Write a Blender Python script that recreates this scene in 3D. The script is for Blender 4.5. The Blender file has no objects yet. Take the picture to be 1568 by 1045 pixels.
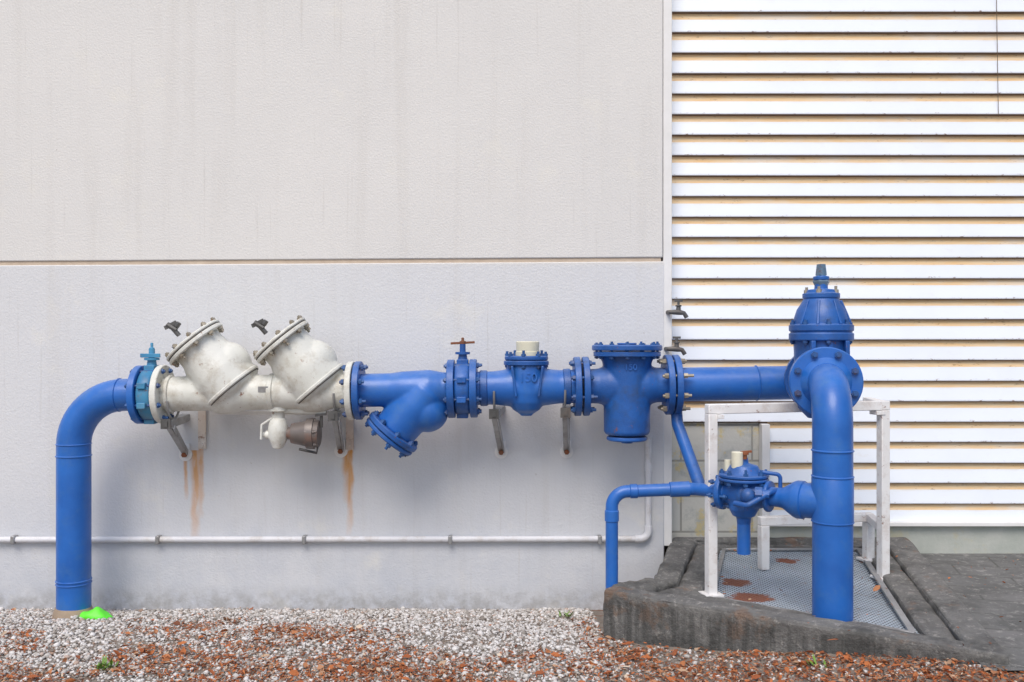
import bpy, bmesh, math, random
import numpy as np
from mathutils import Vector, Matrix
random.seed(4); rng=np.random.default_rng(7)
S=bpy.context.scene
# ------------------------------------------------------------------ helpers
def nodes(mat):
    mat.use_nodes=True
    nt=mat.node_tree; nt.nodes.clear()
    out=nt.nodes.new('ShaderNodeOutputMaterial'); b=nt.nodes.new('ShaderNodeBsdfPrincipled')
    nt.links.new(b.outputs[0],out.inputs[0])
    return nt,b
class NB:
    def __init__(s,name):
        s.m=bpy.data.materials.new(name); s.nt,s.b=nodes(s.m)
        s.geo=s.nt.nodes.new('ShaderNodeNewGeometry'); s.pos=s.geo.outputs['Position']
    def new(s,t): return s.nt.nodes.new(t)
    def link(s,a,b): s.nt.links.new(a,b)
    def setin(s,sock,v):
        if hasattr(v,'is_output'): s.link(v,sock)
        else: sock.default_value=v
    def mapping(s,scale=(1,1,1),loc=(0,0,0)):
        n=s.new('ShaderNodeMapping'); s.link(s.pos,n.inputs[0]); n.inputs['Scale'].default_value=scale; n.inputs['Location'].default_value=loc
        return n.outputs[0]
    def noise(s,scale,detail=4,rough=.55,vec=None):
        n=s.new('ShaderNodeTexNoise'); s.link(vec or s.pos,n.inputs['Vector']); n.inputs['Scale'].default_value=scale
        n.inputs['Detail'].default_value=min(detail,5); n.inputs['Roughness'].default_value=rough
        return n.outputs[0]
    def ramp(s,f,p0,p1,smooth=False):
        n=s.new('ShaderNodeMapRange'); s.setin(n.inputs[0],f); n.inputs[1].default_value=p0; n.inputs[2].default_value=p1
        n.inputs[3].default_value=0; n.inputs[4].default_value=1
        if smooth: n.interpolation_type='SMOOTHSTEP'
        return n.outputs[0]
    def math(s,op,a,b=0.0):
        n=s.new('ShaderNodeMath'); n.operation=op; s.setin(n.inputs[0],a); s.setin(n.inputs[1],b); return n.outputs[0]
    def mix(s,f,a,b):
        n=s.new('ShaderNodeMix'); n.data_type='RGBA'
        s.setin(n.inputs[0],f); 
        for k,v in ((6,a),(7,b)):
            if isinstance(v,(tuple,list)): n.inputs[k].default_value=(v[0],v[1],v[2],1)
            else: s.link(v,n.inputs[k])
        return n.outputs[2]
    def xyz(s):
        n=s.new('ShaderNodeSeparateXYZ'); s.link(s.pos,n.inputs[0]); return n.outputs
    def bump(s,h,strength=.3,dist=.01):
        n=s.new('ShaderNodeBump'); s.link(h,n.inputs['Height']); n.inputs['Strength'].default_value=strength; n.inputs['Distance'].default_value=dist
        s.link(n.outputs[0],s.b.inputs['Normal'])
    def col(s,c): s.setin(s.b.inputs['Base Color'],c if hasattr(c,'is_output') else (c[0],c[1],c[2],1))
    def rough(s,v): s.setin(s.b.inputs['Roughness'],v)
def paint(name,c,c2=None,dirt=(.18,.15,.12),dirt_amt=.35,rough=.42,rust=0.0,metal=0.0,bump=.12,dscale=9,coat=0,dust=0):
    n=NB(name)
    c2=c2 or tuple(v*.78 for v in c)
    base=n.mix(n.ramp(n.noise(5,5),.35,.7),c,c2)
    d=n.math('MULTIPLY',n.ramp(n.noise(dscale,8,.7),.5,.75),dirt_amt)
    base=n.mix(d,base,dirt)
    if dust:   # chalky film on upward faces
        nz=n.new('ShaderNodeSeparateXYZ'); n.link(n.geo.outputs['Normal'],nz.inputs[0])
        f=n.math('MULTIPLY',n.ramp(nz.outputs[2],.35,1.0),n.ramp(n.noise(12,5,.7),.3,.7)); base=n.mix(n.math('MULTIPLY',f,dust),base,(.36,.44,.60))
    if rust>0:
        r=n.math('MULTIPLY',n.ramp(n.noise(26,8,.75),.66-rust*.2,.70),.9)
        base=n.mix(r,base,(.22,.075,.025))
    n.col(base); n.rough(n.math('ADD',n.math('MULTIPLY',n.noise(14,4),.3),rough-.15))
    n.b.inputs['Metallic'].default_value=metal
    if coat: n.b.inputs['Coat Weight'].default_value=coat; n.b.inputs['Coat Roughness'].default_value=.2
    n.bump(n.math('ADD',n.noise(160,3),n.math('MULTIPLY',n.noise(18,3),2.0)),bump,.003)
    return n.m
BLUE=paint('blue_enamel',(.018,.148,.53),(.011,.108,.42),dirt=(.07,.18,.36),dirt_amt=.45,rough=.42,coat=.2,bump=.18,dust=.28)
BLUED=paint('blue_cast_enamel',(.016,.122,.44),(.010,.072,.28),dirt=(.035,.06,.11),dirt_amt=.7,rough=.45,rust=.12,bump=.4,coat=.1,dust=.32)
TEAL=paint('teal_enamel',(.07,.30,.50),(.03,.18,.36),dirt_amt=.5,rust=.3)
WHITE=paint('white_cast_enamel',(.75,.75,.70),(.64,.64,.58),dirt=(.34,.28,.19),dirt_amt=.75,rough=.45,rust=.14,bump=.4)
WHITEB=paint('white_frame_paint',(.86,.85,.84),(.76,.74,.72),dirt=(.45,.34,.27),dirt_amt=.6,rough=.5,rust=.25)
GALV=paint('galvanised_steel',(.42,.42,.42),(.30,.30,.30),dirt=(.16,.13,.11),dirt_amt=.7,rough=.5,metal=.5,rust=.02)
DARK=paint('dark_weathered_brass',(.15,.145,.14),(.07,.07,.068),dirt=(.18,.13,.10),dirt_amt=.6,rough=.5,metal=.4,rust=.05)
RUST=paint('rusty_steel',(.30,.10,.04),(.17,.06,.03),dirt_amt=.5,rough=.8,rust=.4,bump=.5)
BRASS=paint('bolt_zinc',(.42,.37,.29),(.28,.24,.18),dirt_amt=.5,metal=.5,rust=.3)
NUTB=paint('blue_painted_bolt',(.03,.12,.34),(.015,.065,.21),dirt=(.12,.07,.05),dirt_amt=.7,rust=.3)
CREAM=paint('cream_plastic',(.76,.73,.58),(.68,.65,.50),dirt_amt=.3,rough=.5)
PVC=paint('grey_pvc',(.74,.74,.76),(.66,.66,.69),dirt=(.38,.31,.23),dirt_amt=.5,rough=.45)
GREEN=paint('lime_plastic',(.16,.90,.05),(.10,.75,.04),dirt_amt=.05,rough=.45)

def lathe(o,axis,prof,seg=40,rot=0.0):
    o=Vector(o); a=Vector(axis).normalized()
    up=Vector((0,0,1)) if abs(a.z)<.9 else Vector((0,-1,0))
    u=a.cross(up).normalized(); v=u.cross(a).normalized()
    V=[];F=[]; prev=None
    for (t,r) in prof:
        c=o+a*t
        if r<1e-6: V.append(c); cur=[len(V)-1]
        else:
            cur=[]
            for i in range(seg):
                th=2*math.pi*i/seg+rot
                V.append(c+(u*math.cos(th)+v*math.sin(th))*r); cur.append(len(V)-1)
        if prev is None:
            if len(cur)>1: F.append(cur[::-1])
        else:
            if len(prev)>1 and len(cur)>1:
                for i in range(seg): F.append([prev[i],prev[(i+1)%seg],cur[(i+1)%seg],cur[i]])
            elif len(prev)==1 and len(cur)>1:
                for i in range(seg): F.append([prev[0],cur[(i+1)%seg],cur[i]])
            elif len(prev)>1:
                for i in range(seg): F.append([prev[i],prev[(i+1)%seg],cur[0]])
        prev=cur
    if len(prev)>1: F.append(prev)
    return V,F
def tube(pts,r,seg=32):
    pts=[Vector(p) for p in pts]; n=len(pts); rs=r if isinstance(r,(list,tuple)) else [r]*n
    V=[];F=[]; u=None
    for i,p in enumerate(pts):
        t=(pts[min(i+1,n-1)]-pts[max(i-1,0)]).normalized()
        if u is None:
            h=Vector((0,0,1)) if abs(t.z)<.9 else Vector((0,1,0)); u=t.cross(h).normalized()
        else: u=(u-t*u.dot(t)).normalized()
        w=t.cross(u)
        for k in range(seg):
            th=2*math.pi*k/seg; V.append(p+(u*math.cos(th)+w*math.sin(th))*rs[i])
    for i in range(n-1):
        for k in range(seg): F.append([i*seg+k,i*seg+(k+1)%seg,(i+1)*seg+(k+1)%seg,(i+1)*seg+k])
    F.append(list(range(seg))[::-1]); F.append([(n-1)*seg+k for k in range(seg)])
    return V,F
def bend(pts,rad,steps=10):
    pts=[Vector(p) for p in pts]; out=[pts[0]]
    for i in range(1,len(pts)-1):
        a=(pts[i-1]-pts[i]); b=(pts[i+1]-pts[i]); an=a.normalized(); bn=b.normalized()
        ang=an.angle(bn); d=min(rad/math.tan(ang/2),a.length*.98,b.length*.98)
        R=d*math.tan(ang/2); cdir=(an+bn).normalized(); c=pts[i]+cdir*(R/math.sin(ang/2))
        s=pts[i]+an*d; e=pts[i]+bn*d; v0=s-c; v1=e-c; tot=v0.angle(v1)
        for k in range(steps+1):
            f=k/steps
            out.append(c+(v0*math.sin((1-f)*tot)+v1*math.sin(f*tot))/math.sin(tot))
    out.append(pts[-1]); return out
def box(c,s,rz=0,rx=0,ry=0):
    M=Matrix.Rotation(rz,3,'Z')@Matrix.Rotation(ry,3,'Y')@Matrix.Rotation(rx,3,'X')
    V=[Vector(c)+M@Vector((x*s[0]/2,y*s[1]/2,z*s[2]/2)) for x in(-1,1) for y in(-1,1) for z in(-1,1)]
    F=[[0,1,3,2],[4,6,7,5],[0,4,5,1],[2,3,7,6],[0,2,6,4],[1,5,7,3]]
    return V,F
def bar(p,q,w,d=None,side=(1,0,0)):
    p=Vector(p);q=Vector(q);t=(q-p).normalized(); sd=Vector(side); sd=(sd-t*sd.dot(t)).normalized(); n=t.cross(sd); d=d or w
    V=[]
    for e in(p,q):
        for a,b in((-1,-1),(1,-1),(1,1),(-1,1)): V.append(e+sd*a*w/2+n*b*d/2)
    return V,[[3,2,1,0],[4,5,6,7],[0,1,5,4],[1,2,6,5],[2,3,7,6],[3,0,4,7]]
def sphere(c,r,sx=1,sy=1,sz=1,n=20):
    V,F=lathe((0,0,0),(0,0,1),[(-math.cos(math.pi*i/n)*r,math.sin(math.pi*i/n)*r if 0<i<n else 0) for i in range(n+1)],28)
    return [Vector(c)+Vector((v.x*sx,v.y*sy,v.z*sz)) for v in V],F
def empty(name):
    e=bpy.data.objects.new(name,None); S.collection.objects.link(e); return e
def mk(name,geos,mat,parent=None,bevel=0,sharp=35,remesh=0,smooth_it=8):
    V=[];F=[]
    for v,f in geos:
        o=len(V); V+= [tuple(p) for p in v]; F+=[[i+o for i in q] for q in f]
    me=bpy.data.meshes.new(name); me.from_pydata(V,[],F)
    bm=bmesh.new(); bm.from_mesh(me); bmesh.ops.recalc_face_normals(bm,faces=bm.faces); bm.to_mesh(me); bm.free()
    me.polygons.foreach_set('use_smooth',[True]*len(me.polygons))
    try: me.set_sharp_from_angle(angle=math.radians(sharp))
    except Exception: pass
    me.materials.append(mat)
    ob=bpy.data.objects.new(name,me); S.collection.objects.link(ob)
    if parent: ob.parent=parent
    if bevel:
        b=ob.modifiers.new('b','BEVEL'); b.width=bevel; b.segments=2; b.limit_method='ANGLE'; b.angle_limit=math.radians(40)
    if remesh:
        r=ob.modifiers.new('r','REMESH'); r.mode='VOXEL'; r.voxel_size=remesh; r.use_smooth_shade=True
        s=ob.modifiers.new('s','SMOOTH'); s.factor=.6; s.iterations=smooth_it
    return ob
def disc(o,axis,t0,t1,r,ch=.003):
    return lathe(o,axis,[(t0,0),(t0,r-ch),(t0+ch,r),(t1-ch,r),(t1,r-ch),(t1,0)],48)
def bolts(o,axis,pcd,n,t0,t1,rb=.008,rn=.015,hn=.014,off=.2,ends=True):
    a=Vector(axis).normalized(); up=Vector((0,0,1)) if abs(a.z)<.9 else Vector((0,-1,0))
    u=a.cross(up).normalized(); v=u.cross(a).normalized(); G=[]
    for i in range(n):
        th=2*math.pi*(i+off)/n; c=Vector(o)+(u*math.cos(th)+v*math.sin(th))*pcd
        ex=random.uniform(-.3,.8)*hn
        G.append(lathe(c,a,[(t0-hn*1.5,0),(t0-hn*1.5,rb),(t1+hn*1.7+ex,rb),(t1+hn*1.7+ex,0)],10))
        rr=random.random()
        G.append(lathe(c,a,[(t1,0),(t1,rn),(t1+hn,rn*.95),(t1+hn,0)],6,rr)); 
        if ends: G.append(lathe(c,a,[(t0-hn,0),(t0-hn,rn*.95),(t0,rn),(t0,0)],6,rr+.3))
    return G
# ------------------------------------------------------------------ site dimensions (metres)
EYE=1.473; W=.003357; YP=-.30          # elevation drawing of the main pipe run: W metres per drawing unit, in the plane y=YP
def M(u,v,dy=0.0): return Vector(((u-784)*W, YP+dy, EYE-(v-522.5)*W))
def cy(u): return 605-.0187*(u-190)
def A(u): return M(u,cy(u))
AX=(A(1000)-A(200)).normalized()
def sstep(a,b,x):
    t=np.clip((x-a)/(b-a),0,1); return t*t*(3-2*t)
def gz(x,y):
    y=np.asarray(y,float); x=np.asarray(x,float)
    base=np.interp(-y,[0,.25,.74,1.3],[0,.05,.10,.12])
    s=sstep(.6,1.9,x)
    return base*(1-s)+.27*s+.006*np.sin(x*7+y*5)*(y<-.02)*(1-s)

# ------------------------------------------------------------------ walls
def wallmat():
    n=NB('rendered_wall_paint'); x,y,z=n.xyz()
    c=n.mix(n.ramp(n.noise(1.1,5),.3,.7),(.735,.716,.688),(.695,.68,.658))
    low=n.ramp(z,1.9,1.88); c=n.mix(n.math('MULTIPLY',low,.75),c,(.66,.668,.69))  # lower panel tinted cooler: bluish shade put into its colour
    st=n.noise(1,6,.6,n.mapping((9,1,.5)))
    c=n.mix(n.math('MULTIPLY',n.ramp(st,.52,.78),.30),c,(.54,.51,.47))
    sp=n.math('MULTIPLY',n.ramp(z,.95,.05,True),n.ramp(n.noise(4,6,.7),.15,.75)); c=n.mix(n.math('MULTIPLY',sp,.60),c,(.40,.44,.52))  # painted bluish shade deepening towards the ground, broken up with dirt noise
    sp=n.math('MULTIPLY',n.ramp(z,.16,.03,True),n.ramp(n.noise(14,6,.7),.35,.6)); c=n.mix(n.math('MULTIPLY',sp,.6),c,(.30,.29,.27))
    bl=n.ramp(n.noise(3.5,7,.6,n.mapping((1,1,1),(3,1,7))),.60,.75); c=n.mix(n.math('MULTIPLY',bl,.4),c,(.80,.765,.67))
    g=n.noise(1,3,.5,n.mapping((42,1,1.1))); c=n.mix(n.math('MULTIPLY',n.ramp(g,.64,.8),.38),c,(.45,.42,.38))
    dots=n.ramp(n.noise(34,2,.5),.76,.80); c=n.mix(n.math('MULTIPLY',dots,.5),c,(.40,.36,.32))
    for x0,zt,zb,w in((-1.735,.875,.36,.034),(-1.70,.885,.50,.020),(-.885,.90,.40,.024),(-.90,.87,.58,.040),(-1.785,.83,.6,.014)):
        wob=n.math('MULTIPLY',n.math('SUBTRACT',n.noise(6,3),.5),.05)
        dx=n.math('ABSOLUTE',n.math('SUBTRACT',n.math('ADD',x,wob),x0))
        m=n.math('MULTIPLY',n.ramp(dx,w,w*.2,True),n.math('MULTIPLY',n.math('POWER',n.ramp(z,zb,zt),.7),n.math('LESS_THAN',z,zt)))
        m=n.math('MULTIPLY',m,n.ramp(n.noise(30,4,.6,n.mapping((1,1,.25))),.15,.55))
        c=n.mix(n.math('MULTIPLY',m,1.0),c,(.64,.29,.06))
    n.col(c); n.rough(.75)
    h=n.math('ADD',n.noise(90,4,.6),n.math('MULTIPLY',n.noise(3,3),1.5)); n.bump(h,.4,.007)
    return n.m
def plain(name,c,c2,scale=6,rough=.8,b=.3,bs=60,c3=None,dist=.006):
    n=NB(name); k=n.mix(n.ramp(n.noise(scale,8,.65),.3,.7),c,c2)
    if c3: k=n.mix(n.ramp(n.noise(scale*.6,6,.7,n.mapping((1,1,1),(5,2,1))),.52,.66),k,c3)
    n.col(k); n.rough(rough); n.bump(n.noise(bs,6,.7),b,dist); return n.m
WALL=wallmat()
JOINT=plain('joint_sealant',(.66,.54,.42),(.54,.43,.33),14)
wall=empty('rendered_building_wall')
xL=-7.0; xR=.826
zj=lambda x:1.921+.006*(x)
def prism(x0,x1,zf0,zf1,y0,y1):
    V=[(x0,y0,zf0(x0)),(x1,y0,zf0(x1)),(x1,y0,zf1(x1)),(x0,y0,zf1(x0)),(x0,y1,zf0(x0)),(x1,y1,zf0(x1)),(x1,y1,zf1(x1)),(x0,y1,zf1(x0))]
    return [Vector(v) for v in V],[[0,1,2,3],[5,4,7,6],[4,0,3,7],[1,5,6,2],[3,2,6,7],[4,5,1,0]]
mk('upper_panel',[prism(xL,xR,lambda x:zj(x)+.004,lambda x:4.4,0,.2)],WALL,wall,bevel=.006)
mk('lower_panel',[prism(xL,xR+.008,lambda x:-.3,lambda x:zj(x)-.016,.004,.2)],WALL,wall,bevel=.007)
mk('joint',[prism(xL,xR-.01,lambda x:zj(x)-.03,lambda x:zj(x)+.02,.008,.19)],JOINT,wall)
TRIM=plain('trim_paint',(.84,.83,.82),(.76,.75,.73),8,.6,.1)
mk('corner_trim',[box((.8528,.1045,2.4),(.048,.19,4.1)),],TRIM,wall,bevel=.003)
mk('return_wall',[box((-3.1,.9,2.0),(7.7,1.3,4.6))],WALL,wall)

def louvre_white():
    n=NB('louvre_white_enamel'); x,y,z=n.xyz()
    c=n.mix(n.ramp(n.noise(4,5),.4,.7),(.80,.845,.91),(.77,.81,.87))
    c=n.mix(n.math('MULTIPLY',n.ramp(n.noise(1,6,.7,n.mapping((10,1,26))),.60,.8),.4),c,(.68,.63,.54))
    fr=n.math('FRACT',n.math('DIVIDE',n.math('SUBTRACT',z,1.474-1.148*3),.1148))
    up=n.math('MULTIPLY',n.ramp(fr,.62,.74),n.ramp(n.noise(1,5,.7,n.mapping((7,1,20),(1,0,5))),.42,.75)); c=n.mix(n.math('MULTIPLY',up,.5),c,(.68,.52,.34))
    lip=n.math('MULTIPLY',n.ramp(fr,.17,.09),n.ramp(n.noise(1,5,.8,n.mapping((22,1,40),(4,0,1))),.57,.67)); c=n.mix(lip,c,(.20,.10,.05))
    n.col(c); n.rough(.42); return n.m
LWHITE=louvre_white()
n=NB('louvre_rust_stain'); c=n.mix(n.ramp(n.noise(1,7,.75,n.mapping((5,1,60))),.3,.72),(.90,.74,.52),(.88,.55,.24))
c=n.mix(n.ramp(n.noise(1,4,.6,n.mapping((1.5,1,3),(7,0,0))),.52,.75),c,(.82,.80,.77))
c=n.mix(n.ramp(n.noise(1,8,.8,n.mapping((16,4,90),(2,0,0))),.60,.70),c,(.24,.12,.05)); n.col(c); n.rough(.7); LRUST=n.m
n=NB('louvre_underside'); n.col((.16,.105,.07)); n.rough(.9); LGAP=n.m  # dark colour paints in the shadow line below each blade lip
lou=empty('louvre_wall')
def blades(x0,x1,k0,k1):
    Wf=[[],[]];Rf=[[],[]];Gf=[[],[]]
    def quad(T,a,b):
        V,F=T; o=len(V)
        V+= [Vector((x0,a[0],a[1])),Vector((x1,a[0],a[1])),Vector((x1,b[0],b[1])),Vector((x0,b[0],b[1]))]; F.append([o,o+1,o+2,o+3])
    p=.1148
    for k in range(k0,k1):
        zl=1.474+k*p+random.uniform(-.0015,.0015); zt=1.474+k*p+p; j=random.uniform(-.002,.002)
        quad(Rf,(.142,zt+.004),(.138,zt-.032))
        quad(Wf,(.138,zt-.032),(.120+j,zl+.012))
        quad(Wf,(.120+j,zl+.012),(.121+j,zl+.007))
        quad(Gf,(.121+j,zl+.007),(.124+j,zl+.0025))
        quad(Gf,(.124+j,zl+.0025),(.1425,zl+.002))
    return Wf,Rf,Gf
a=blades(.876,5.6,-4,26); b=blades(1.436,5.6,-9,-4)
mk('blades',[tuple(a[0]),tuple(b[0])],LWHITE,lou,sharp=60); mk('stained_folds',[tuple(a[1]),tuple(b[1])],LRUST,lou); mk('undersides',[tuple(a[2]),tuple(b[2])],LGAP,lou)
mk('frame',[box((1.412,.115,.735),(.044,.07,.55)),box((3.5,.120,.452),(4.22,.07,.022))],TRIM,lou,bevel=.003)
mk('vertical_lap',[bar((2.708,.1165,3.6),(2.722,.1165,2.73),.0018,.004)],LGAP,lou)
mk('backing',[box((3.2,.30,2.2),(4.7,.2,4.4))],LGAP,lou)
blk=NB('painted_blockwork'); nb=blk.new('ShaderNodeTexBrick'); 
mp=blk.new('ShaderNodeMapping'); mp.inputs['Rotation'].default_value=(math.radians(-90),0,0); mp.inputs['Location'].default_value=(.05,.0,.0); blk.link(blk.pos,mp.inputs[0]); blk.link(mp.outputs[0],nb.inputs[0])
nb.inputs['Scale'].default_value=1; nb.inputs['Brick Width'].default_value=.40; nb.inputs['Row Height'].default_value=.2; nb.inputs['Mortar Size'].default_value=.006
nb.inputs['Color1'].default_value=(.60,.58,.51,1); nb.inputs['Color2'].default_value=(.54,.54,.51,1); nb.inputs['Mortar'].default_value=(.32,.31,.28,1)
c=blk.mix(blk.math('MULTIPLY',blk.ramp(blk.noise(6,7,.7),.5,.62),.7),nb.outputs[0],(.36,.38,.36)); c=blk.mix(blk.math('MULTIPLY',blk.ramp(blk.noise(9,6,.7,blk.mapping((1,1,1),(3,3,3))),.56,.64),.7),c,(.62,.50,.22))
blk.col(c); blk.rough(.85); blk.bump(blk.noise(50,5),.4,.006)
bw=empty('block_wall'); mk('blocks',[box((1.133,.2425,.4765),(.512,.20,1.073))],blk.m,bw,bevel=.003)
PL=plain('mossy_concrete',(.50,.51,.47),(.36,.39,.35),5,.85,.4,50,c3=(.48,.44,.28))
mk('plinth',[box((3.5,.27,.08),(4.2,.29,.72))],PL,bw,bevel=.006)

# ------------------------------------------------------------------ ground
xs=np.concatenate([[-150,-60,-20,-9],np.linspace(-5,5,160),[9,20,60,150]]); ys=np.concatenate([[-150,-60,-20,-8],np.linspace(-5,.4,100),[3,20,150]])
X,Y=np.meshgrid(xs,ys); Z=gz(X,Y)+rng.normal(0,.0025,X.shape)*(np.abs(X)<5)
nx=len(xs); V=np.stack([X.ravel(),Y.ravel(),Z.ravel()],1)
F=[[j*nx+i,j*nx+i+1,(j+1)*nx+i+1,(j+1)*nx+i] for j in range(len(ys)-1) for i in range(nx-1)]
SOIL=plain('soil',(.19,.155,.125),(.33,.29,.25),30,.95,.8,120,c3=(.21,.10,.055))
mk('ground',[(V,F)],SOIL)
n=NB('weathered_paving'); br=n.new('ShaderNodeTexBrick'); mp=n.new('ShaderNodeMapping'); mp.inputs['Rotation'].default_value=(0,0,.25); n.link(n.pos,mp.inputs[0]); n.link(mp.outputs[0],br.inputs[0])
br.inputs['Scale'].default_value=1; br.inputs['Brick Width'].default_value=.46; br.inputs['Row Height'].default_value=.23; br.inputs['Mortar Size'].default_value=.006
br.inputs['Color1'].default_value=(.17,.17,.165,1); br.inputs['Color2'].default_value=(.20,.195,.19,1); br.inputs['Mortar'].default_value=(.11,.11,.10,1)
c=n.mix(n.ramp(n.noise(5,8,.7),.42,.62),br.outputs[0],(.12,.12,.115)); c=n.mix(n.ramp(n.noise(22,8,.8),.54,.68),c,(.33,.32,.30)); n.col(c); n.rough(.9); n.bump(n.noise(60,6,.7),.7,.01); PAVE=n.m
def patch(c00,c10,c11,c01,na,nb_,zf):
    V=[];F=[]
    for j in range(nb_+1):
        for i in range(na+1):
            s=i/na;t=j/nb_
            p=(np.array(c00)*(1-s)+np.array(c10)*s)*(1-t)+(np.array(c01)*(1-s)+np.array(c11)*s)*t
            V.append((p[0],p[1],float(zf(p[0],p[1]))))
    for j in range(nb_):
        for i in range(na): F.append([j*(na+1)+i,j*(na+1)+i+1,(j+1)*(na+1)+i+1,(j+1)*(na+1)+i])
    return V,F
mk('paved_driveway',[patch((1.72,-1.68),(6,-2.1),(6,.13),(2.15,.13),40,30,lambda x,y:float(gz(x,y))+.012)],PAVE)
def kz(x,y): return .31+.06*max(0,(y+.7)/.82)
n=NB('old_concrete'); c=n.mix(n.ramp(n.noise(8,8,.7),.3,.7),(.15,.145,.14),(.25,.245,.23)); c=n.mix(n.math('MULTIPLY',n.ramp(n.noise(26,8,.8),.54,.64),.85),c,(.40,.38,.35))
c=n.mix(n.math('MULTIPLY',n.ramp(n.noise(3.5,6,.7,n.mapping((1,1,1),(9,0,0))),.50,.64),.75),c,(.075,.075,.07))
c=n.mix(n.math('MULTIPLY',n.ramp(n.noise(5,6,.7,n.mapping((1,1,1),(2,7,0))),.58,.66),.55),c,(.24,.13,.07))
xx,yy,zz=n.xyz(); vs=n.noise(1,5,.6,n.mapping((30,30,2)))
c=n.mix(n.math('MULTIPLY',n.math('MULTIPLY',n.ramp(zz,.30,.27),n.ramp(vs,.35,.6)),.75),c,(.055,.055,.052))
n.col(c); n.rough(.92); n.bump(n.math('ADD',n.noise(70,8,.75),n.math('MULTIPLY',n.noise(12,4),2)),.9,.014); CONC=n.m
kerb=empty('concrete_kerb')
tx=bpy.data.textures.new('rough_clouds','CLOUDS'); tx.noise_scale=.06; tx.noise_depth=4
def ring(outer,inner,zo,zi,zd,skirt,name):
    m=len(outer); V=[(x,y,zo(x,y)) for x,y in outer]+[(x,y,zi(x,y)) for x,y in inner]+[(x,y,zi(x,y)-zd) for x,y in inner]
    V+=[(x,y,zo(x,y)-skirt) for x,y in outer]; F=[]
    for i in range(m):
        j=(i+1)%m; F+=[[i,j,m+j,m+i],[m+i,m+j,2*m+j,2*m+i],[3*m+i,3*m+j,j,i]]
    kb=mk(name,[(V,F)],CONC,kerb,bevel=.016)
    sb=kb.modifiers.new('sub','SUBSURF'); sb.subdivision_type='SIMPLE'; sb.levels=4; sb.render_levels=4
    dm=kb.modifiers.new('d','DISPLACE'); dm.texture=tx; dm.texture_coords='GLOBAL'; dm.strength=.024; dm.mid_level=.5
outer=[(.90,.12),(2.22,.12),(1.83,-1.64),(.42,-.76),(.50,-.62),(.683,-.57)]
mid=[(1.02,.065),(2.06,.07),(1.745,-1.47),(.66,-.775),(.68,-.69),(.80,-.60)]
inner=[(1.15,.03),(1.93,.03),(1.66,-1.31),(.90,-.74),(.89,-.70),(.93,-.60)]
ring(outer,mid,lambda x,y:kz(x,y)+.006,lambda x,y:kz(x,y)+.006,.10,.42,'outer_upstand')
ring(mid,inner,lambda x,y:kz(x,y)-.018,lambda x,y:kz(x,y)-.018,.09,.2,'inner_ledge')
# cover plate
n=NB('expanded_mesh_plate'); w1=n.new('ShaderNodeTexWave'); w2=n.new('ShaderNodeTexWave')
for w_,r in((w1,.62),(w2,-.62)):
    mp=n.new('ShaderNodeMapping'); mp.inputs['Rotation'].default_value=(0,0,r+.2); n.link(n.pos,mp.inputs[0]); n.link(mp.outputs[0],w_.inputs[0]); w_.inputs['Scale'].default_value=18
    w_.bands_direction='X'
mx=n.math('MAXIMUM',w1.outputs['Fac'],w2.outputs['Fac']); msk=n.ramp(mx,.35,.7)
c=n.mix(n.ramp(n.noise(7,6),.3,.7),(.50,.57,.64),(.36,.42,.48)); 
c=n.mix(n.math('MULTIPLY',n.ramp(n.noise(30,5,.75),.58,.66),.7),c,(.34,.20,.12))
c=n.mix(msk,(.07,.08,.09),c)
xx,yy,zz=n.xyz()
for (rx_,ry_,rr_) in((1.10,-.50,.085),(1.12,-.72,.11),(1.45,-.16,.06)):
    dx=n.math('SUBTRACT',xx,rx_); dy=n.math('MULTIPLY',n.math('SUBTRACT',yy,ry_),1.3); dd=n.math('SQRT',n.math('ADD',n.math('MULTIPLY',dx,dx),n.math('MULTIPLY',dy,dy)))
    dd=n.math('ADD',dd,n.math('MULTIPLY',n.math('SUBTRACT',n.noise(22,5,.7),.5),.16)); c=n.mix(n.math('MULTIPLY',n.ramp(dd,rr_,rr_*.75),.92),c,(.24,.065,.02))
n.col(c); n.rough(.55); n.b.inputs['Metallic'].default_value=.15; n.bump(mx,.6,.006); MESH=n.m
cov=empty('mesh_drain_cover')
mk('mesh_plate',[patch((.89,-.75),(1.67,-1.32),(1.94,.04),(1.14,.04),12,12,lambda x,y:kz(x,y)-.040)],MESH,cov)
def k3(x,y,d=-.028): return Vector((x,y,kz(x,y)+d))
mk('edge_angle',[bar(k3(1.635,-1.27),k3(1.90,.01),.028,.012),bar(k3(1.16,.005),k3(1.90,.005),.02,.012,(0,1,0)),bar(k3(.935,-.73),k3(1.16,.0),.02,.012),bar(k3(.93,-.752),k3(1.64,-1.275),.022,.012,(0,1,0))],GALV,cov,bevel=.002)

# ------------------------------------------------------------------ gravel & leaves
def kline(x): return -.76-(x-.42)*(.87/1.40)
def blob(x,y,seed,lo=2,hi=11):
    r=np.random.default_rng(seed); o=np.zeros_like(x)
    for i in range(9):
        f=r.uniform(lo,hi); a=r.uniform(0,6.28); o+=np.sin(f*(x*math.cos(a)+y*1.6*math.sin(a))+r.uniform(0,6.28))
    return o/3
ico=bmesh.new(); bmesh.ops.create_icosphere(ico,subdivisions=1,radius=1); ico.verts.ensure_lookup_table()
IV=np.array([v.co[:] for v in ico.verts]); IF=np.array([[v.index for v in f.verts] for f in ico.faces]); ico.free()
N=48000
px=rng.uniform(-3.3,2.3,N); py=-rng.uniform(0.0,1.65,N)
keep=((px<.42)|(py<kline(px)-.03))&(px<1.9)
dens_=np.clip(1.25-(-py-.6)*.4+.35*blob(px,py,3),.2,1)*np.where(px>.45,.35,1)
keep&=rng.uniform(0,1,N)<dens_
px=px[keep];py=py[keep]; n_=len(px)
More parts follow.
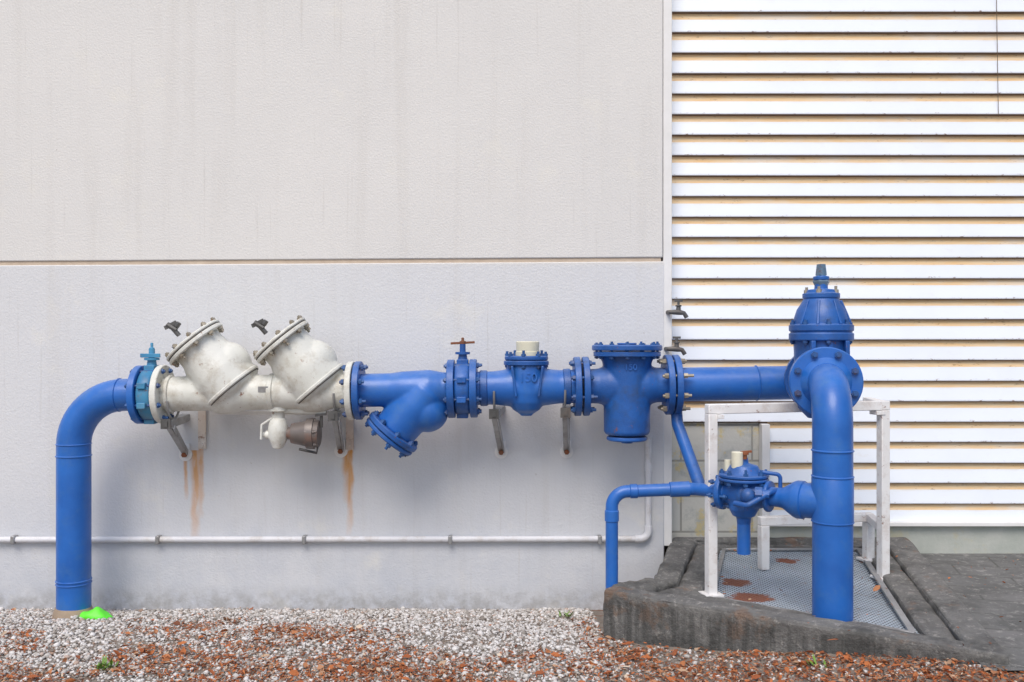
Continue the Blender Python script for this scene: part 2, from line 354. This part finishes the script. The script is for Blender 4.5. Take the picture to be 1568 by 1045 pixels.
R=rng.uniform(.004,.0095,n_)*np.where(rng.uniform(0,1,n_)<.05,1.6,1)
def rotm(n_):
    q=rng.normal(size=(n_,4)); q/=np.linalg.norm(q,axis=1)[:,None]; w,x,y,z=q.T
    return np.stack([1-2*(y*y+z*z),2*(x*y-z*w),2*(x*z+y*w),2*(x*y+z*w),1-2*(x*x+z*z),2*(y*z-x*w),2*(x*z-y*w),2*(y*z+x*w),1-2*(x*x+y*y)],1).reshape(-1,3,3)
sc=rng.uniform(.65,1.35,(n_,1,3)); P=IV[None]*sc*(1+rng.normal(0,.12,(n_,12,1)))
P=np.einsum('nij,nkj->nki',rotm(n_),P)*R[:,None,None]; P[:,:,2]*=.75
P+=np.stack([px,py,gz(px,py)+R*.5],1)[:,None,:]
def bulk(name,V,F,mat):
    me=bpy.data.meshes.new(name); k=F.shape[1]
    me.vertices.add(len(V)); me.vertices.foreach_set('co',V.astype(np.float32).ravel())
    me.loops.add(F.size); me.loops.foreach_set('vertex_index',F.astype(np.int32).ravel())
    me.polygons.add(len(F)); me.polygons.foreach_set('loop_start',np.arange(0,F.size,k,dtype=np.int32)); me.polygons.foreach_set('loop_total',np.full(len(F),k,dtype=np.int32))
    me.update(calc_edges=True); me.validate(); me.materials.append(mat)
    ob=bpy.data.objects.new(name,me); S.collection.objects.link(ob); return ob
def island(name,stops,rough=.85):
    n=NB(name); r=n.new('ShaderNodeValToRGB'); n.link(n.geo.outputs['Random Per Island'],r.inputs[0]); e=r.color_ramp.elements
    while len(e)<len(stops): e.new(.5)
    for q,(p,c) in zip(e,stops): q.position=p; q.color=(*c,1)
    c=n.mix(n.math('MULTIPLY',n.ramp(n.noise(300,3),.4,.7),.3),r.outputs[0],(.14,.11,.09)); n.col(c); n.rough(rough); return n.m
GRAV=island('gravel_stone',[(0,(.22,.19,.165)),(.25,(.48,.45,.41)),(.55,(.66,.63,.60)),(.88,(.82,.80,.78)),(1,(.40,.25,.17))])
bulk('gravel',P.reshape(-1,3),(IF[None]+12*np.arange(n_)[:,None,None]).reshape(-1,3),GRAV)
N=105000
lx=rng.uniform(-3.3,2.5,N); ly=-rng.uniform(0.02,1.8,N)
keep=((lx<.42)|(ly<kline(lx)-.02))&((lx<1.80)|(ly<-1.72))
cl=blob(lx,ly,11,2,9); cl2=blob(lx,ly,5,6,20)
d=np.clip((-ly-.70)*.95+.42*cl+.30*cl2-.04,.007,1)*np.where(-ly<.35,.25,1)*np.where(lx<.3,.9,1)+np.where(lx>.3,.28*(-ly>.4),0); keep&=rng.uniform(0,1,N)<d
lx=lx[keep];ly=ly[keep]
ex=rng.uniform(.95,3.1,170); ey=rng.uniform(-1.55,.05,170)
n0=len(lx); lx=np.concatenate([lx,ex]); ly=np.concatenate([ly,ey]); n_=len(lx)
big=rng.uniform(0,1,n_)<.05
L=rng.uniform(.004,.012,n_)*np.where(big,2.1,1); Wd=L*np.where(big,rng.uniform(.35,.7,n_),rng.uniform(.14,.5,n_))
LV=np.array([[-1,0,.0],[-.3,.9,.25],[.4,.8,.3],[1,0,.0],[.4,-.8,.3],[-.3,-.9,.25],[0,0,-.05]])
LF=np.array([[0,6,1],[1,6,2],[2,6,3],[3,6,4],[4,6,5],[5,6,0]])
Q=LV[None]*np.stack([L,Wd,L*rng.uniform(.2,1.1,n_)],1)[:,None,:]
a=rng.uniform(0,6.28,n_); tl=rng.normal(0,.45,n_); 
ca,sa=np.cos(a),np.sin(a); ct,st=np.cos(tl),np.sin(tl)
Y1=Q[:,:,1]*ct[:,None]-Q[:,:,2]*st[:,None]; Z1=Q[:,:,1]*st[:,None]+Q[:,:,2]*ct[:,None]; X1=Q[:,:,0]+0
tl2=rng.normal(0,.3,n_); X2=X1*np.cos(tl2)[:,None]+Z1*np.sin(tl2)[:,None]; Z2=-X1*np.sin(tl2)[:,None]+Z1*np.cos(tl2)[:,None]
zb=gz(lx,ly)+rng.uniform(.006,.018,n_)
for i in range(n0,n_):
    zb[i]=kz(lx[i],ly[i])+.014 if lx[i]<2.15 else float(gz(lx[i],ly[i]))+.022
Q=np.stack([X2*ca[:,None]-Y1*sa[:,None]+lx[:,None],X2*sa[:,None]+Y1*ca[:,None]+ly[:,None],Z2+zb[:,None]],2)
LEAF=island('dry_leaf',[(0,(.14,.045,.02)),(.25,(.36,.095,.025)),(.6,(.53,.165,.045)),(.82,(.46,.20,.09)),(.94,(.54,.37,.24)),(1,(.70,.58,.45))])
bulk('fallen_leaves',Q.reshape(-1,3),(LF[None]+7*np.arange(n_)[:,None,None]).reshape(-1,3),LEAF)
print('pebbles',len(px),'leaves',n_)
G=[]
for i in range(60):
    x0=random.uniform(-2.8,1.5); y0=-random.uniform(.4,1.4)
    if x0>.4 and y0>kline(x0)-.05: continue
    a_=random.uniform(0,3.14); l=random.uniform(.03,.09); z0=float(gz(x0,y0))+.014
    G.append(tube([(x0,y0,z0),(x0+l*.5*math.cos(a_),y0+l*.5*math.sin(a_),z0+.006),(x0+l*math.cos(a_+.3),y0+l*math.sin(a_+.3),z0)],.0014,5))
mk('fallen_twigs',G,paint('twig_bark',(.16,.10,.06),(.09,.06,.04),rough=.9))
WEED=paint('weed_leaf',(.20,.36,.05),(.12,.24,.03),dirt_amt=.1,rough=.6)
for (wx,wy,nn) in((-1.66,-1.26,26),(.27,-.36,10),(1.20,-1.42,8)):
    G=[]
    for i in range(nn):
        a_=random.uniform(0,6.28); l=random.uniform(.015,.04); b=Vector((wx+random.uniform(-.03,.03),wy+random.uniform(-.02,.02),float(gz(wx,wy))+.010)); d_=Vector((math.cos(a_),math.sin(a_),random.uniform(.5,1.3)))*l; s_=Vector((-math.sin(a_),math.cos(a_),0))*.005
        G.append(([b-s_*.5,b+s_*.5,b+d_*.6+s_,b+d_,b+d_*.6-s_],[[0,1,2,3,4]]))
    mk('weed',G,WEED)

# ------------------------------------------------------------------ left riser
p=empty('blue_water_pipe')
rp=.083
pth=[M(113,965)]+[M(113,v) for v in(900,800,700)]+[M(190-77*math.cos(t),682-77*math.sin(t)) for t in np.linspace(0,math.pi/2,16)]+[A(212)]
mk('riser_and_elbow',[tube(pth,rp,48)],BLUE,p)
def collar(o,ax,h,r): return lathe(o,ax,[(-h,r-.006),(-h+.004,r),(h-.004,r),(h,r-.006)],48)
G=[collar(M(113,v),(0,0,1),h,rp+.004) for v,h in((680,.005),(698,.006),(888,.006),(893,.005))]
G+= [collar(A(183),AX,.006,rp+.004)]
mk('weld_collars',G,BLUE,p)
mk('rusty_foot',[lathe(M(112,948),(0,0,1),[(-.06,.118),(.0,.112),(.02,.10),(.055,.089),(.066,.0835)],40)],paint('foot_mortar',(.40,.31,.22),(.28,.20,.14),rust=.3,rough=.9,bump=.6),p)
rf=.150
mk('flange',[disc(A(211),AX,0,.034,rf)],BLUE,p)
gl=empty('green_plastic_scrap')
V,F=sphere((0,0,0),.05,1.7,.9,.70,14)
c0=M(154,938,-.05)
V=[c0+v+Vector((0,0,.010*math.sin(v.x*70+1)*math.cos(v.y*60)-(.25*v.x if v.x>0 else -.12*v.x))) for v in V]
mk('scrap',[(V,F)],GREEN,gl)

# ------------------------------------------------------------------ butterfly valves
def bvalve(u0,u1,matb,matn,hand,nm='butterfly_valve'):
    p=empty(nm); um=(u0+u1)/2; L=(u1-u0)*W
    mk('body',[lathe(A(u0),AX,[(0,.115),(.002,.128),(.012,.134),(L-.012,.134),(L-.002,.128),(L,.115)],48)]+[box(A(um)+Vector((0,0,s*.12)),(L*.75,.08,.06)) for s in(-1,1)]+[box(A(um)+Vector((0,-.13,s*.05)),(L*.6,.03,.03)) for s in(-1,1)],matb,p,bevel=.003)
    mk('neck',[lathe(M(um,cy(um)),(0,0,1),[(.12,.030),(.17,.022),(.175,.022),(.176,.038),(.188,.038),(.189,.016),(.235,.015),(.24,0)],28)],matb,p)
    mk('through_bolts',bolts(A(um),AX,.128,8,-L/2-.034,L/2+.034,.0075,.0145,.013,.5),matn,p)
    if hand=='t':
        c=M(um,cy(um))+Vector((0,0,.232))
        mk('handle',[bar(c+Vector((-.062,0,.0)),c+Vector((.062,0,.006)),.012,.012,(0,1,0)),lathe(c,(0,0,1),[(-.004,.016),(.012,.016),(.013,.008),(.03,.007),(.031,0)],16)],RUST,p,bevel=.002)
    else:
        c=M(um,cy(um))+Vector((0,0,.20))
        mk('handle',[bar(c+Vector((-.05,-.02,.0)),c+Vector((.05,-.02,0)),.014,.02,(0,1,0)),lathe(c,(0,0,1),[(0,.014),(.04,.014),(.041,.008),(.065,.008),(.066,0)],6)],TEAL,p,bevel=.002)
    return p
bvalve(222,243,TEAL,NUTB,'sq')
# ------------------------------------------------------------------ backflow preventer
p=empty('backflow_preventer')
d=Vector((.645,0,-.764)).normalized(); d=(d+Vector((0,.07,0))).normalized()
nrm=Vector((.764,0,.645))
G=[tube([A(250),A(400),A(543)],.090,40)]
LIDS=[M(303,528,-.015),M(435,525,-.015)]
for k,l in enumerate(LIDS):
    G.append(lathe(l,d,[(0,0),(0,.126),(.05,.126),(.11,.134),(.18,.148),(.285,.150),(.30,.146),(.318,.12),(.335,.07),(.34,0)],48))
    G.append(sphere(l+d*.20-nrm*.045,.122)); G.append(sphere(l+d*.18+nrm*.055,.116)); G.append(sphere(l+d*.11-nrm*.040,.104))
    G.append(lathe(A(352 if k==0 else 486),AX,[(-.10,.088),(-.05,.108),(.02,.108),(.08,.090)],40))
mk('cast_body',G,WHITE,p,remesh=.006,smooth_it=9)
G=[];B=[]; SE=[]
for l in LIDS:
    G.append(disc(l,d,.268,.288,.157,.005))
    SE.append(disc(l,d,.288,.293,.153,.001)); SE.append(disc(l,d,-.020,-.014,.160,.001))
    G.append(disc(l,d,-.014,.006,.163,.004)); G.append(disc(l,d,-.036,-.020,.163,.005)); G.append(lathe(l,d,[(-.054,0),(-.050,.05),(-.036,.11)],40))
    B+=bolts(l,d,.148,10,-.036,.006,.007,.0145,.013,.3)
mk('covers',G,WHITE,p); mk('cover_bolts',B,BRASS,p); mk('gaskets',SE,paint('black_gasket',(.08,.07,.06),(.05,.045,.04),rough=.8),p)
mk('end_flanges',[disc(A(245),AX,0,.032,rf),disc(A(534),AX,0,.030,rf),collar(A(418),AX,.015,.096),collar(A(262),AX,.012,.097)],WHITE,p)
mk('identity_plate',[box(A(410)+Vector((0,-.0905,.02)),(.05,.004,.028))],GALV,p)
G=[]
for l in LIDS:
    q=l-d*.045+Vector((-.05,-.03,.012)); e=q-d*.055
    G+=[tube([q,e],.012,12),lathe(e,Vector((-.5,0,.3)),[(-.028,0),(-.028,.014),(.028,.014),(.028,0)],8),bar(e-d*.01+Vector((-.03,0,-.012)),e-d*.016+Vector((.034,0,.014)),.010,.02,(0,1,0)),lathe(e+Vector((.03,0,.012)),(.4,0,.6),[(-.012,0),(-.012,.013),(.014,.013),(.014,0)],8)]
mk('test_cocks',G,DARK,p,bevel=.001)
G=[lathe(M(426,622),(0,0,-1),[(0,.052),(.012,.054),(.024,.054),(.026,.034),(.06,.032),(.075,.044),(.12,.052),(.16,.050),(.19,.038),(.215,.026),(.222,0)],32),
   lathe(M(424,666),(-1,0,0),[(.03,.022),(.055,.022),(.056,.014),(.07,.014),(.071,0)],16),
   tube([M(418,640,-.02),M(403,650,-.03),M(402,672,-.03)],.006,8), tube([M(430,628),M(500,630)],.02,20)]
mk('relief_valve',G,WHITE,p)
mk('relief_outlet',[lathe(M(440,664),(1,0,0),[(0,.03),(.02,.034),(.022,.05),(.04,.055),(.07,.06),(.10,.068),(.102,.078),(.118,.08),(.14,.08),(.142,.072),(.165,.066),(.168,.05),(.17,0)],32)]+bolts(M(440,664),(1,0,0),.07,6,.112,.144,.005,.01,.008),paint('weathered_bronze',(.20,.17,.155),(.11,.095,.09),dirt=(.32,.13,.07),dirt_amt=.7,metal=.15,rust=.2),p)
mk('small_tap',[tube([M(492,628),M(492,655)],.008,10),bar(M(484,636,-.02),M(500,634,-.02),.010,.012,(0,1,0)),tube([M(458,688),M(485,694),M(487,680)],.007,8)],DARK,p)
rl=empty('wall_rail'); mk('rail',[bar((-1.62,-.05,1.085),(-.83,-.05,1.082),.02,.02,(0,0,1))],TRIM,rl)
for nm,x0,zt,zb in(('a',-1.69,1.12,.885),('b',-.885,1.08,.88)):
    mk('strap_'+nm,[bar((x0,-.012,zt),(x0,-.012,zb),.042,.012),lathe((x0,-.012,zb+.02),(0,-1,0),[(0,.012),(.02,.012),(.021,0)],6)],paint('strap_paint_'+nm,(.76,.70,.64),(.66,.52,.42),rust=.5,rough=.6),rl,bevel=.001)
# ------------------------------------------------------------------ Y strainer
p=empty('y_strainer')
yd=Vector((-.64,0,-.77)).normalized(); o=M(655,598)
mk('cast_body',[tube([A(551),A(600),A(687)],.086,40),lathe(o,yd,[(-.06,0),(-.055,.08),(.0,.11),(.10,.118),(.20,.115),(.265,.112),(.265,0)],40),sphere(M(655,630),.108),
  lathe(A(640),AX,[(-.14,.086),(-.08,.094),(.06,.10),(.12,.088)],40)],BLUE,p,remesh=.006,smooth_it=8)
mk('cap_flange',[disc(o,yd,.262,.292,.150,.005),disc(o,yd,.296,.318,.146,.006)],BLUED,p)
mk('cap_bolts',bolts(o,yd,.128,8,.262,.318,.008,.016,.014,.3),NUTB,p)
mk('inlet_flange',[disc(A(545),AX,0,.032,rf),disc(A(686),AX,0,.036,rf)],BLUED,p)
mk('inlet_bolts',bolts(A(534),AX,.128,8,-.004,.072,.008,.0155,.014,.5),NUTB,p)
bvalve(697,720,BLUED,NUTB,'t')
# ------------------------------------------------------------------ water meter
p=empty('water_meter')
mk('cast_body',[tube([A(722),A(800),A(882)],.086,40),lathe(M(806,556),(0,0,-1),[(0,0),(0,.10),(.06,.104),(.15,.104),(.20,.094),(.24,.07),(.262,.035),(.265,0)],44),lathe(A(806),AX,[(-.17,.086),(-.08,.097),(.08,.097),(.17,.086)],40),
   box(M(806,634),(.06,.06,.02))],BLUE,p,remesh=.006,smooth_it=6)
mk('top_flange',[disc(M(806,556),(0,0,1),-.012,.012,.116,.004),disc(M(806,556),(0,0,1),.014,.036,.112,.005)]+[collar(A(u),AX,.02,.092) for u in(741,868)],BLUED,p)
mk('ribs',[bar(M(u,560,-.085),M(u2,606,-.085),.012,.05) for u,u2 in((784,790),(830,824))],BLUED,p,bevel=.003)
mk('top_bolts',bolts(M(806,556),(0,0,1),.10,8,-.012,.036,.007,.013,.012,.2),NUTB,p)
mk('register_cap',[lathe(M(808,545),(0,0,1),[(0,.062),(.02,.062),(.022,.058),(.07,.060),(.074,.056),(.074,0)],40)],CREAM,p)
def label(txt,loc,size,parent,mat):
    cu=bpy.data.curves.new('size_mark','FONT'); cu.body=txt; cu.size=size; cu.extrude=.004; cu.bevel_depth=.0006; cu.align_x='CENTER'; cu.align_y='CENTER'
    o=bpy.data.objects.new('size_mark',cu); S.collection.objects.link(o); o.location=loc; o.rotation_euler=(math.radians(90),0,0); cu.materials.append(mat); o.parent=parent
label('150',M(808,578,-.102),.062,p,BLUE)
mk('flanges',[disc(A(720),AX,0,.036,rf),disc(A(879),AX,0,.032,rf+.002)],BLUED,p)
# ------------------------------------------------------------------ basket strainer
p=empty('basket_strainer')
mk('cast_body',[lathe(M(960,545),(0,0,-1),[(-.01,.15),(.0,.145),(.03,.128),(.06,.122),(.39,.118),(.405,.108),(.405,0)],48),
   lathe(A(960),AX,[(-.20,.088),(-.15,.09),(-.10,.105),(0,.11),(.10,.105),(.15,.09),(.21,.088)],40)],BLUED,p,remesh=.006,smooth_it=4)
mk('lid',[disc(M(960,545),(0,0,1),-.004,.022,.172,.004),disc(M(960,545),(0,0,1),.026,.056,.180,.006),disc(M(960,545),(0,0,1),.056,.066,.05,.003),disc(M(960,668),(0,0,-1),.0,.022,.104,.006),disc(M(960,674),(0,0,-1),.0,.016,.03,.003)],BLUED,p)
mk('lid_bolts',bolts(M(960,545),(0,0,1),.155,12,-.006,.056,.0065,.013,.007,.2),NUTB,p)
mk('flanges',[disc(A(892),AX,0,.032,rf+.002),disc(A(1018),AX,0,.032,rf+.004)],BLUED,p)
mk('flange_bolts',bolts(A(879),AX,.128,8,0,.075,.008,.0155,.014,.5),NUTB,p)
mk('outlet_bolts',bolts(A(1018),AX,.130,8,0,.076,.008,.0145,.02,.5),BRASS,p)
label('150',M(961,562,-.123),.044,p,BLUE)

# ------------------------------------------------------------------ outlet pipe, gate valve, riser
K=Vector((1.54,YP,1.27)); g=Vector((-.208,-.978,.0)).normalized()
def T(t,z=1.287): v=K+g*t; return Vector((v.x,v.y,z))
p=empty('outlet_water_pipe')
pts=bend([A(1034),Vector((1.54,YP,A(1210).z)),T(.24)],.12,12)
mk('outlet_pipe',[tube(pts,.087,44)],BLUE,p)
mk('outlet_flange',[disc(A(1030),AX,0,.032,rf+.004),disc(T(.22),g,0,.032,.155)],BLUED,p)
mk('weld_collars',[collar(A(1158),AX,.005,.0915)],BLUE,p)
riser=Vector((1.375,-1.078))
def R(z): return Vector((riser.x,riser.y,z))
pts=bend([T(.57),R(1.287),R(.26)],.19,16)
mk('riser',[tube(pts,.084,48)],BLUE,p)
mk('riser_flange',[disc(T(.555),g,0,.034,.160,.005),lathe(T(.589),g,[(0,.112),(.015,.098),(.03,.086)],40)],BLUE,p)
mk('riser_collars',[collar(R(z),(0,0,1),h,.0885) for z,h in((1.004,.006),(.893,.006),(.70,.006))]+[lathe(R(.70),(0,0,1),[(0,.084),(.004,.0870),(.185,.0870),(.19,.084)],44)],BLUE,p)
e=Vector((-.8,.6,0)); ZB=.778
def Bp(t,z=ZB): return Vector((riser.x+e.x*t,riser.y+e.y*t,z))
mk('branch_reducer',[lathe(R(ZB),e,[(.03,.076),(.12,.076),(.124,.083),(.15,.083),(.165,.078),(.215,.046),(.235,.043),(.30,.043)],36)],BLUE,p)
mk('riser_bolts',bolts(T(.520),g,.133,8,0,.069,.009,.017,.015,.5),NUTB,p)

p=empty('gate_valve'); vc=T(.40); s_=.00308
def vz(v): return EYE-(v-522.5)*s_
def prof(l): return [(vz(v)-1.287,r*s_) for v,r in l]
mk('body',[lathe(T(.25),g,[(0,.155),(.03,.155),(.032,.10),(.06,.10),(.15,.125),(.24,.10),(.27,.10)],44),
   lathe(vc,(0,0,1),prof([(640,20),(625,34),(590,40),(540,40),(520,41),(512,42)]),44),disc(T(.518),g,0,.034,.160,.005)],BLUED,p)
mk('bonnet',[lathe(vc,(0,0,1),prof([(522,46),(521,47.5),(511,47.5),(510,45),(508,45),(507,47.5),(498,47.5),(497,41),(488,40),(475,36),(464,29),(458,26),(457,27.5),(450,27.5),(449,22),(444,20),(443,10),(430,9.5),(429,12),(424,12),(423,8),(421,0)]),44)]
   +[bar(vc+Vector((sx*.078,-.118,vz(545)-1.287)),vc+Vector((sx*.078,-.118,vz(522)-1.287)),.02,.03) for sx in(-1,0,1)]
   +[bar(vc+Vector((math.cos(a_)*.126,math.sin(a_)*.126,vz(499)-1.287)),vc+Vector((math.cos(a_)*.080,math.sin(a_)*.080,vz(462)-1.287)),.012,.03,(-math.sin(a_),math.cos(a_),0)) for a_ in(-2.6,-2.0,-1.2,-.5)],BLUED,p,bevel=.003)
mk('bonnet_bolts',bolts(vc,(0,0,1),.132,8,vz(522)-1.287,vz(498)-1.287,.007,.013,.012,.1),NUTB,p)
mk('gland_bolts',bolts(vc,(0,0,1),.066,4,vz(458)-1.287,vz(450)-1.287,.007,.013,.018,.3),BRASS,p)
mk('spindle',[lathe(vc,(0,0,1),prof([(424,7),(412,6.5),(411,6.5)])+[(vz(411)-1.287,0)],24),lathe(vc,(0,0,1),prof([(440,9),(432,13),(431,13),(426,9)]),6),lathe(vc,(0,0,1),prof([(422,8.5),(405,6.5)]),4,.5)],paint('worn_spindle',(.13,.22,.32),(.16,.17,.17),dirt_amt=.6,rust=.3,metal=.3),p)

# ------------------------------------------------------------------ pressure valve on the bypass
p=empty('pressure_reducing_valve'); C=Bp(.40)
mk('body',[lathe(Bp(.27),e,[(0,.045),(.002,.07),(.02,.07),(.022,.05),(.06,.062),(.12,.082),(.18,.062),(.218,.05),(.22,.082),(.245,.082),(.246,.04)],36),
   lathe(C,(0,0,-1),[(0,.07),(.07,.066),(.10,.05),(.105,.034),(.14,.030)],32)],BLUED,p,remesh=.0045,smooth_it=3)
mk('bonnet',[disc(C,(0,0,1),.060,.074,.112,.004),disc(C,(0,0,1),.077,.092,.112,.004),lathe(C,(0,0,1),[(.09,.09),(.10,.078),(.128,.062),(.135,.04),(.14,.022),(.165,.018),(.167,0)],36),
   lathe(C+Vector((0,0,.03)),(0,0,1),[(-.02,.05),(.02,.075),(.035,.095)],36)],BLUED,p)
mk('bonnet_bolts',bolts(C,(0,0,1),.098,8,.058,.092,.006,.012,.012,.2),NUTB,p)
mk('cap',[lathe(C+Vector((-.035,-.02,.12)),(0,0,1),[(0,.026),(.07,.026),(.074,.022),(.074,0)],24),lathe(C+Vector((-.065,.03,.10)),(0,0,1),[(0,.016),(.05,.016),(.05,0)],16)],CREAM,p)
mk('adjuster',[lathe(C+Vector((.0,-.02,.16)),(0,0,1),[(0,.010),(.02,.010),(.021,.018),(.032,.018),(.033,0)],12),bar(C+Vector((-.02,-.02,.19)),C+Vector((.03,-.02,.195)),.012,.01,(0,1,0))],RUST,p)
mk('pilot_tubes',[tube(bend([C+Vector((.10,-.05,.0)),C+Vector((.14,-.09,.0)),C+Vector((.14,-.09,.10)),C+Vector((.05,-.07,.11))],.02,6),.009,12),tube(bend([C+Vector((-.06,-.08,-.03)),C+Vector((-.02,-.14,-.03)),C+Vector((.08,-.14,.03)),C+Vector((.12,-.10,.03))],.02,6),.013,14),
   sphere(C+Vector((-.01,-.115,.01)),.033),lathe(C+Vector((.02,-.12,.02)),(1,-.3,0),[(0,.03),(.03,.03),(.031,.02),(.06,.02)],8)],BLUED,p)
mk('drain_stub',[tube([C+Vector((0,0,-.12)),Vector((C.x,C.y,.505))],.030,24)],BLUE,p)
mk('flange_bolts',bolts(Bp(.47),e,.064,6,0,.06,.006,.012,.012,.2),NUTB,p)

p=empty('bypass_pipe')
sx=.476
pts=bend([Vector((sx,-.64,.10)),Vector((sx,-.64,.753)),Vector((.86,-.635,.768)),Bp(.52)],.075,10)
mk('bypass_run',[tube(pts,.030,28)],BLUE,p)
mk('couplings',[collar(Vector((sx,-.64,.64)),(0,0,1),.028,.034),collar(Vector((.58,-.64,.757)),(1,0,.04),.02,.034),collar(Vector((.80,-.636,.766)),(1,0,.04),.05,.036)],BLUE,p)
mk('diagonal_pipe',[tube([Vector((.842,-.31,1.13)),Vector((.845,-.33,1.05)),Vector((.90,-.64,.77))],.030,24)],BLUED,p)

# ------------------------------------------------------------------ brackets
def bracket(u,v0,uw,zw):
    p=empty('pipe_support_bracket')
    x0=(u-784)*W; z0=EYE-(v0-522.5)*W; xw=uw
    mk('channel',[bar((x0+.004,-.40,z0),(xw,.0,z0+.004),.044,.040),],GALV,p,bevel=.002)
    mk('strut',[bar((x0,-.36,z0-.02),(xw-.004,-.01,zw+.01),.026,.012),bar((x0+.022,-.35,z0-.02),(xw+.014,-.01,zw+.01),.006,.03)],GALV,p,bevel=.001)
    mk('foot_plate',[lathe((xw,.003,zw),(0,-1,0),[(0,.036),(.008,.036),(.009,0)],24),box((xw,-.006,zw+.03),(.05,.01,.06))],TRIM,p)
    mk('anchor_bolt',[lathe((xw,-.010,zw),(0,-1,0),[(0,.015),(.022,.014),(.023,0)],6)],RUST,p)
    mk('u_bolt',[tube([Vector((x0,-.30+.092*math.cos(t),z0+.118+.1*math.sin(t)*.98)) for t in np.linspace(math.pi,2*math.pi,12)],.006,8)],GALV,p)
    mk('clamp_end',[box((x0,-.405,z0+.004),(.05,.012,.05)),box((x0,-.412,z0+.004),(.02,.01,.028))],DARK,p)
bracket(266,648,-1.785,.853); bracket(516,636,-.935,.872); bracket(757,633,-.059,.866); bracket(864,631,.298,.868)

# ------------------------------------------------------------------ conduit, taps
p=empty('wall_conduit')
z1=.392
pts=bend([Vector((-7,-.022,z1-.006)),Vector((.743,-.022,z1+.004)),Vector((.743,-.022,.95))],.045,8)
mk('conduit',[tube(pts,.0165,20)],PVC,p)
mk('couplers',[lathe((.743,-.022,.79),(0,0,1),[(-.025,.021),(.025,.021)],20),tube(bend([Vector((.67,-.022,z1+.004)),Vector((.743,-.022,z1+.004)),Vector((.743,-.022,z1+.075))],.045,8),.021,20)],PVC,p)
mk('saddle_clips',[box((x0,-.022,z1),(.022,.046,.044)) for x0 in(-2.71,-1.925,-1.129,-.336,.477)],GALV,p,bevel=.004)
for (x0,z0) in((.905,1.63),(.895,1.43)):
    p=empty('water_tap'); y0=-.03
    mk('tap_body',[tube([Vector((x0-.06,.05,z0)),Vector((x0-.045,y0,z0)),Vector((x0+.0,y0,z0)),Vector((x0+.03,y0,z0-.006)),Vector((x0+.045,y0,z0-.03))],[.011,.012,.016,.012,.012],14),lathe((x0,y0,z0),(0,0,1),[(0,.014),(.03,.012),(.031,.017),(.038,.017),(.04,.007),(.06,.007),(.061,0)],12),bar((x0-.022,y0,z0+.062),(x0+.022,y0,z0+.062),.01,.012,(0,1,0))],DARK,p,bevel=.001)

# ------------------------------------------------------------------ guard frame
p=empty('steel_guard_frame'); zt=1.155; w_=.046
FL=Vector((.932,-.72,0));FR=Vector((1.835,-.48,0));RR=Vector((1.875,-.19,0));RL=Vector((1.27,-.30,0))
def at(v,z): return Vector((v.x,v.y,z))
side=(FR-FL).normalized()
G=[bar(at(FL,.29),at(FL,zt-.023),w_,w_,side),bar(at(FR,.29),at(FR,zt-.023),w_,w_,side),bar(at(FL,zt)-side*.023,at(FR,zt)+side*.023,.046,.046,(0,0,1)),
   bar(at(FR,zt)+Vector((0,.024,0)),at(RR,zt)+Vector((0,.02,0)),.044,.044,(0,0,1)),bar(at(RR,.30),at(RR,.525),w_,w_,side),
   bar(at(RR,.548)+Vector((.02,0,0)),at(RL,.548),.044,.044,(0,0,1)),bar(at(FR,.548)+Vector((0,.024,0)),at(RR,.548)+Vector((0,-.024,0)),.04,.04,(0,0,1)),bar(at(RL,.30)+Vector((.023,0,0)),at(RL,.525)+Vector((.023,0,0)),w_,w_,side)]
mk('square_tube',G,WHITEB,p,bevel=.004)
mk('base_plates',[box((v.x,v.y,kz(v.x,v.y)-.022),(.09,.09,.012),.25) for v in(FL,FR,RR)]+[box((FR.x-.03,FR.y-.005,zt-.035),(.05,.06,.02),.25),box((FL.x+.035,FL.y,zt-.035),(.03,.06,.02),.25)],WHITEB,p,bevel=.002)

# ------------------------------------------------------------------ light, camera
elev=52; az=-14
wd=bpy.data.worlds.new('World'); S.world=wd; wd.use_nodes=True; nt=wd.node_tree
sky=nt.nodes.new('ShaderNodeTexSky'); sky.sky_type='NISHITA'; sky.sun_disc=False; sky.sun_elevation=math.radians(elev); sky.sun_rotation=math.radians(180-az); sky.dust_density=2; sky.air_density=1
bg=nt.nodes['Background']; nt.links.new(sky.outputs[0],bg.inputs[0]); bg.inputs[1].default_value=.15
sl=bpy.data.lights.new('sun','SUN'); sl.energy=2.2; sl.angle=math.radians(34); sl.color=(1,.94,.87)
so=bpy.data.objects.new('sun',sl); S.collection.objects.link(so); so.rotation_euler=(math.radians(90-elev),0,math.radians(az))
cam=bpy.data.cameras.new('camera'); cam.lens=36*1400/1568; cam.sensor_width=36; cam.clip_end=500; cam.clip_start=.05
co=bpy.data.objects.new('camera',cam); S.collection.objects.link(co); co.location=(0,-5,EYE); co.rotation_euler=(math.radians(90),0,0); S.camera=co
S.view_settings.view_transform='Standard'; S.view_settings.look='None'; S.view_settings.exposure=0
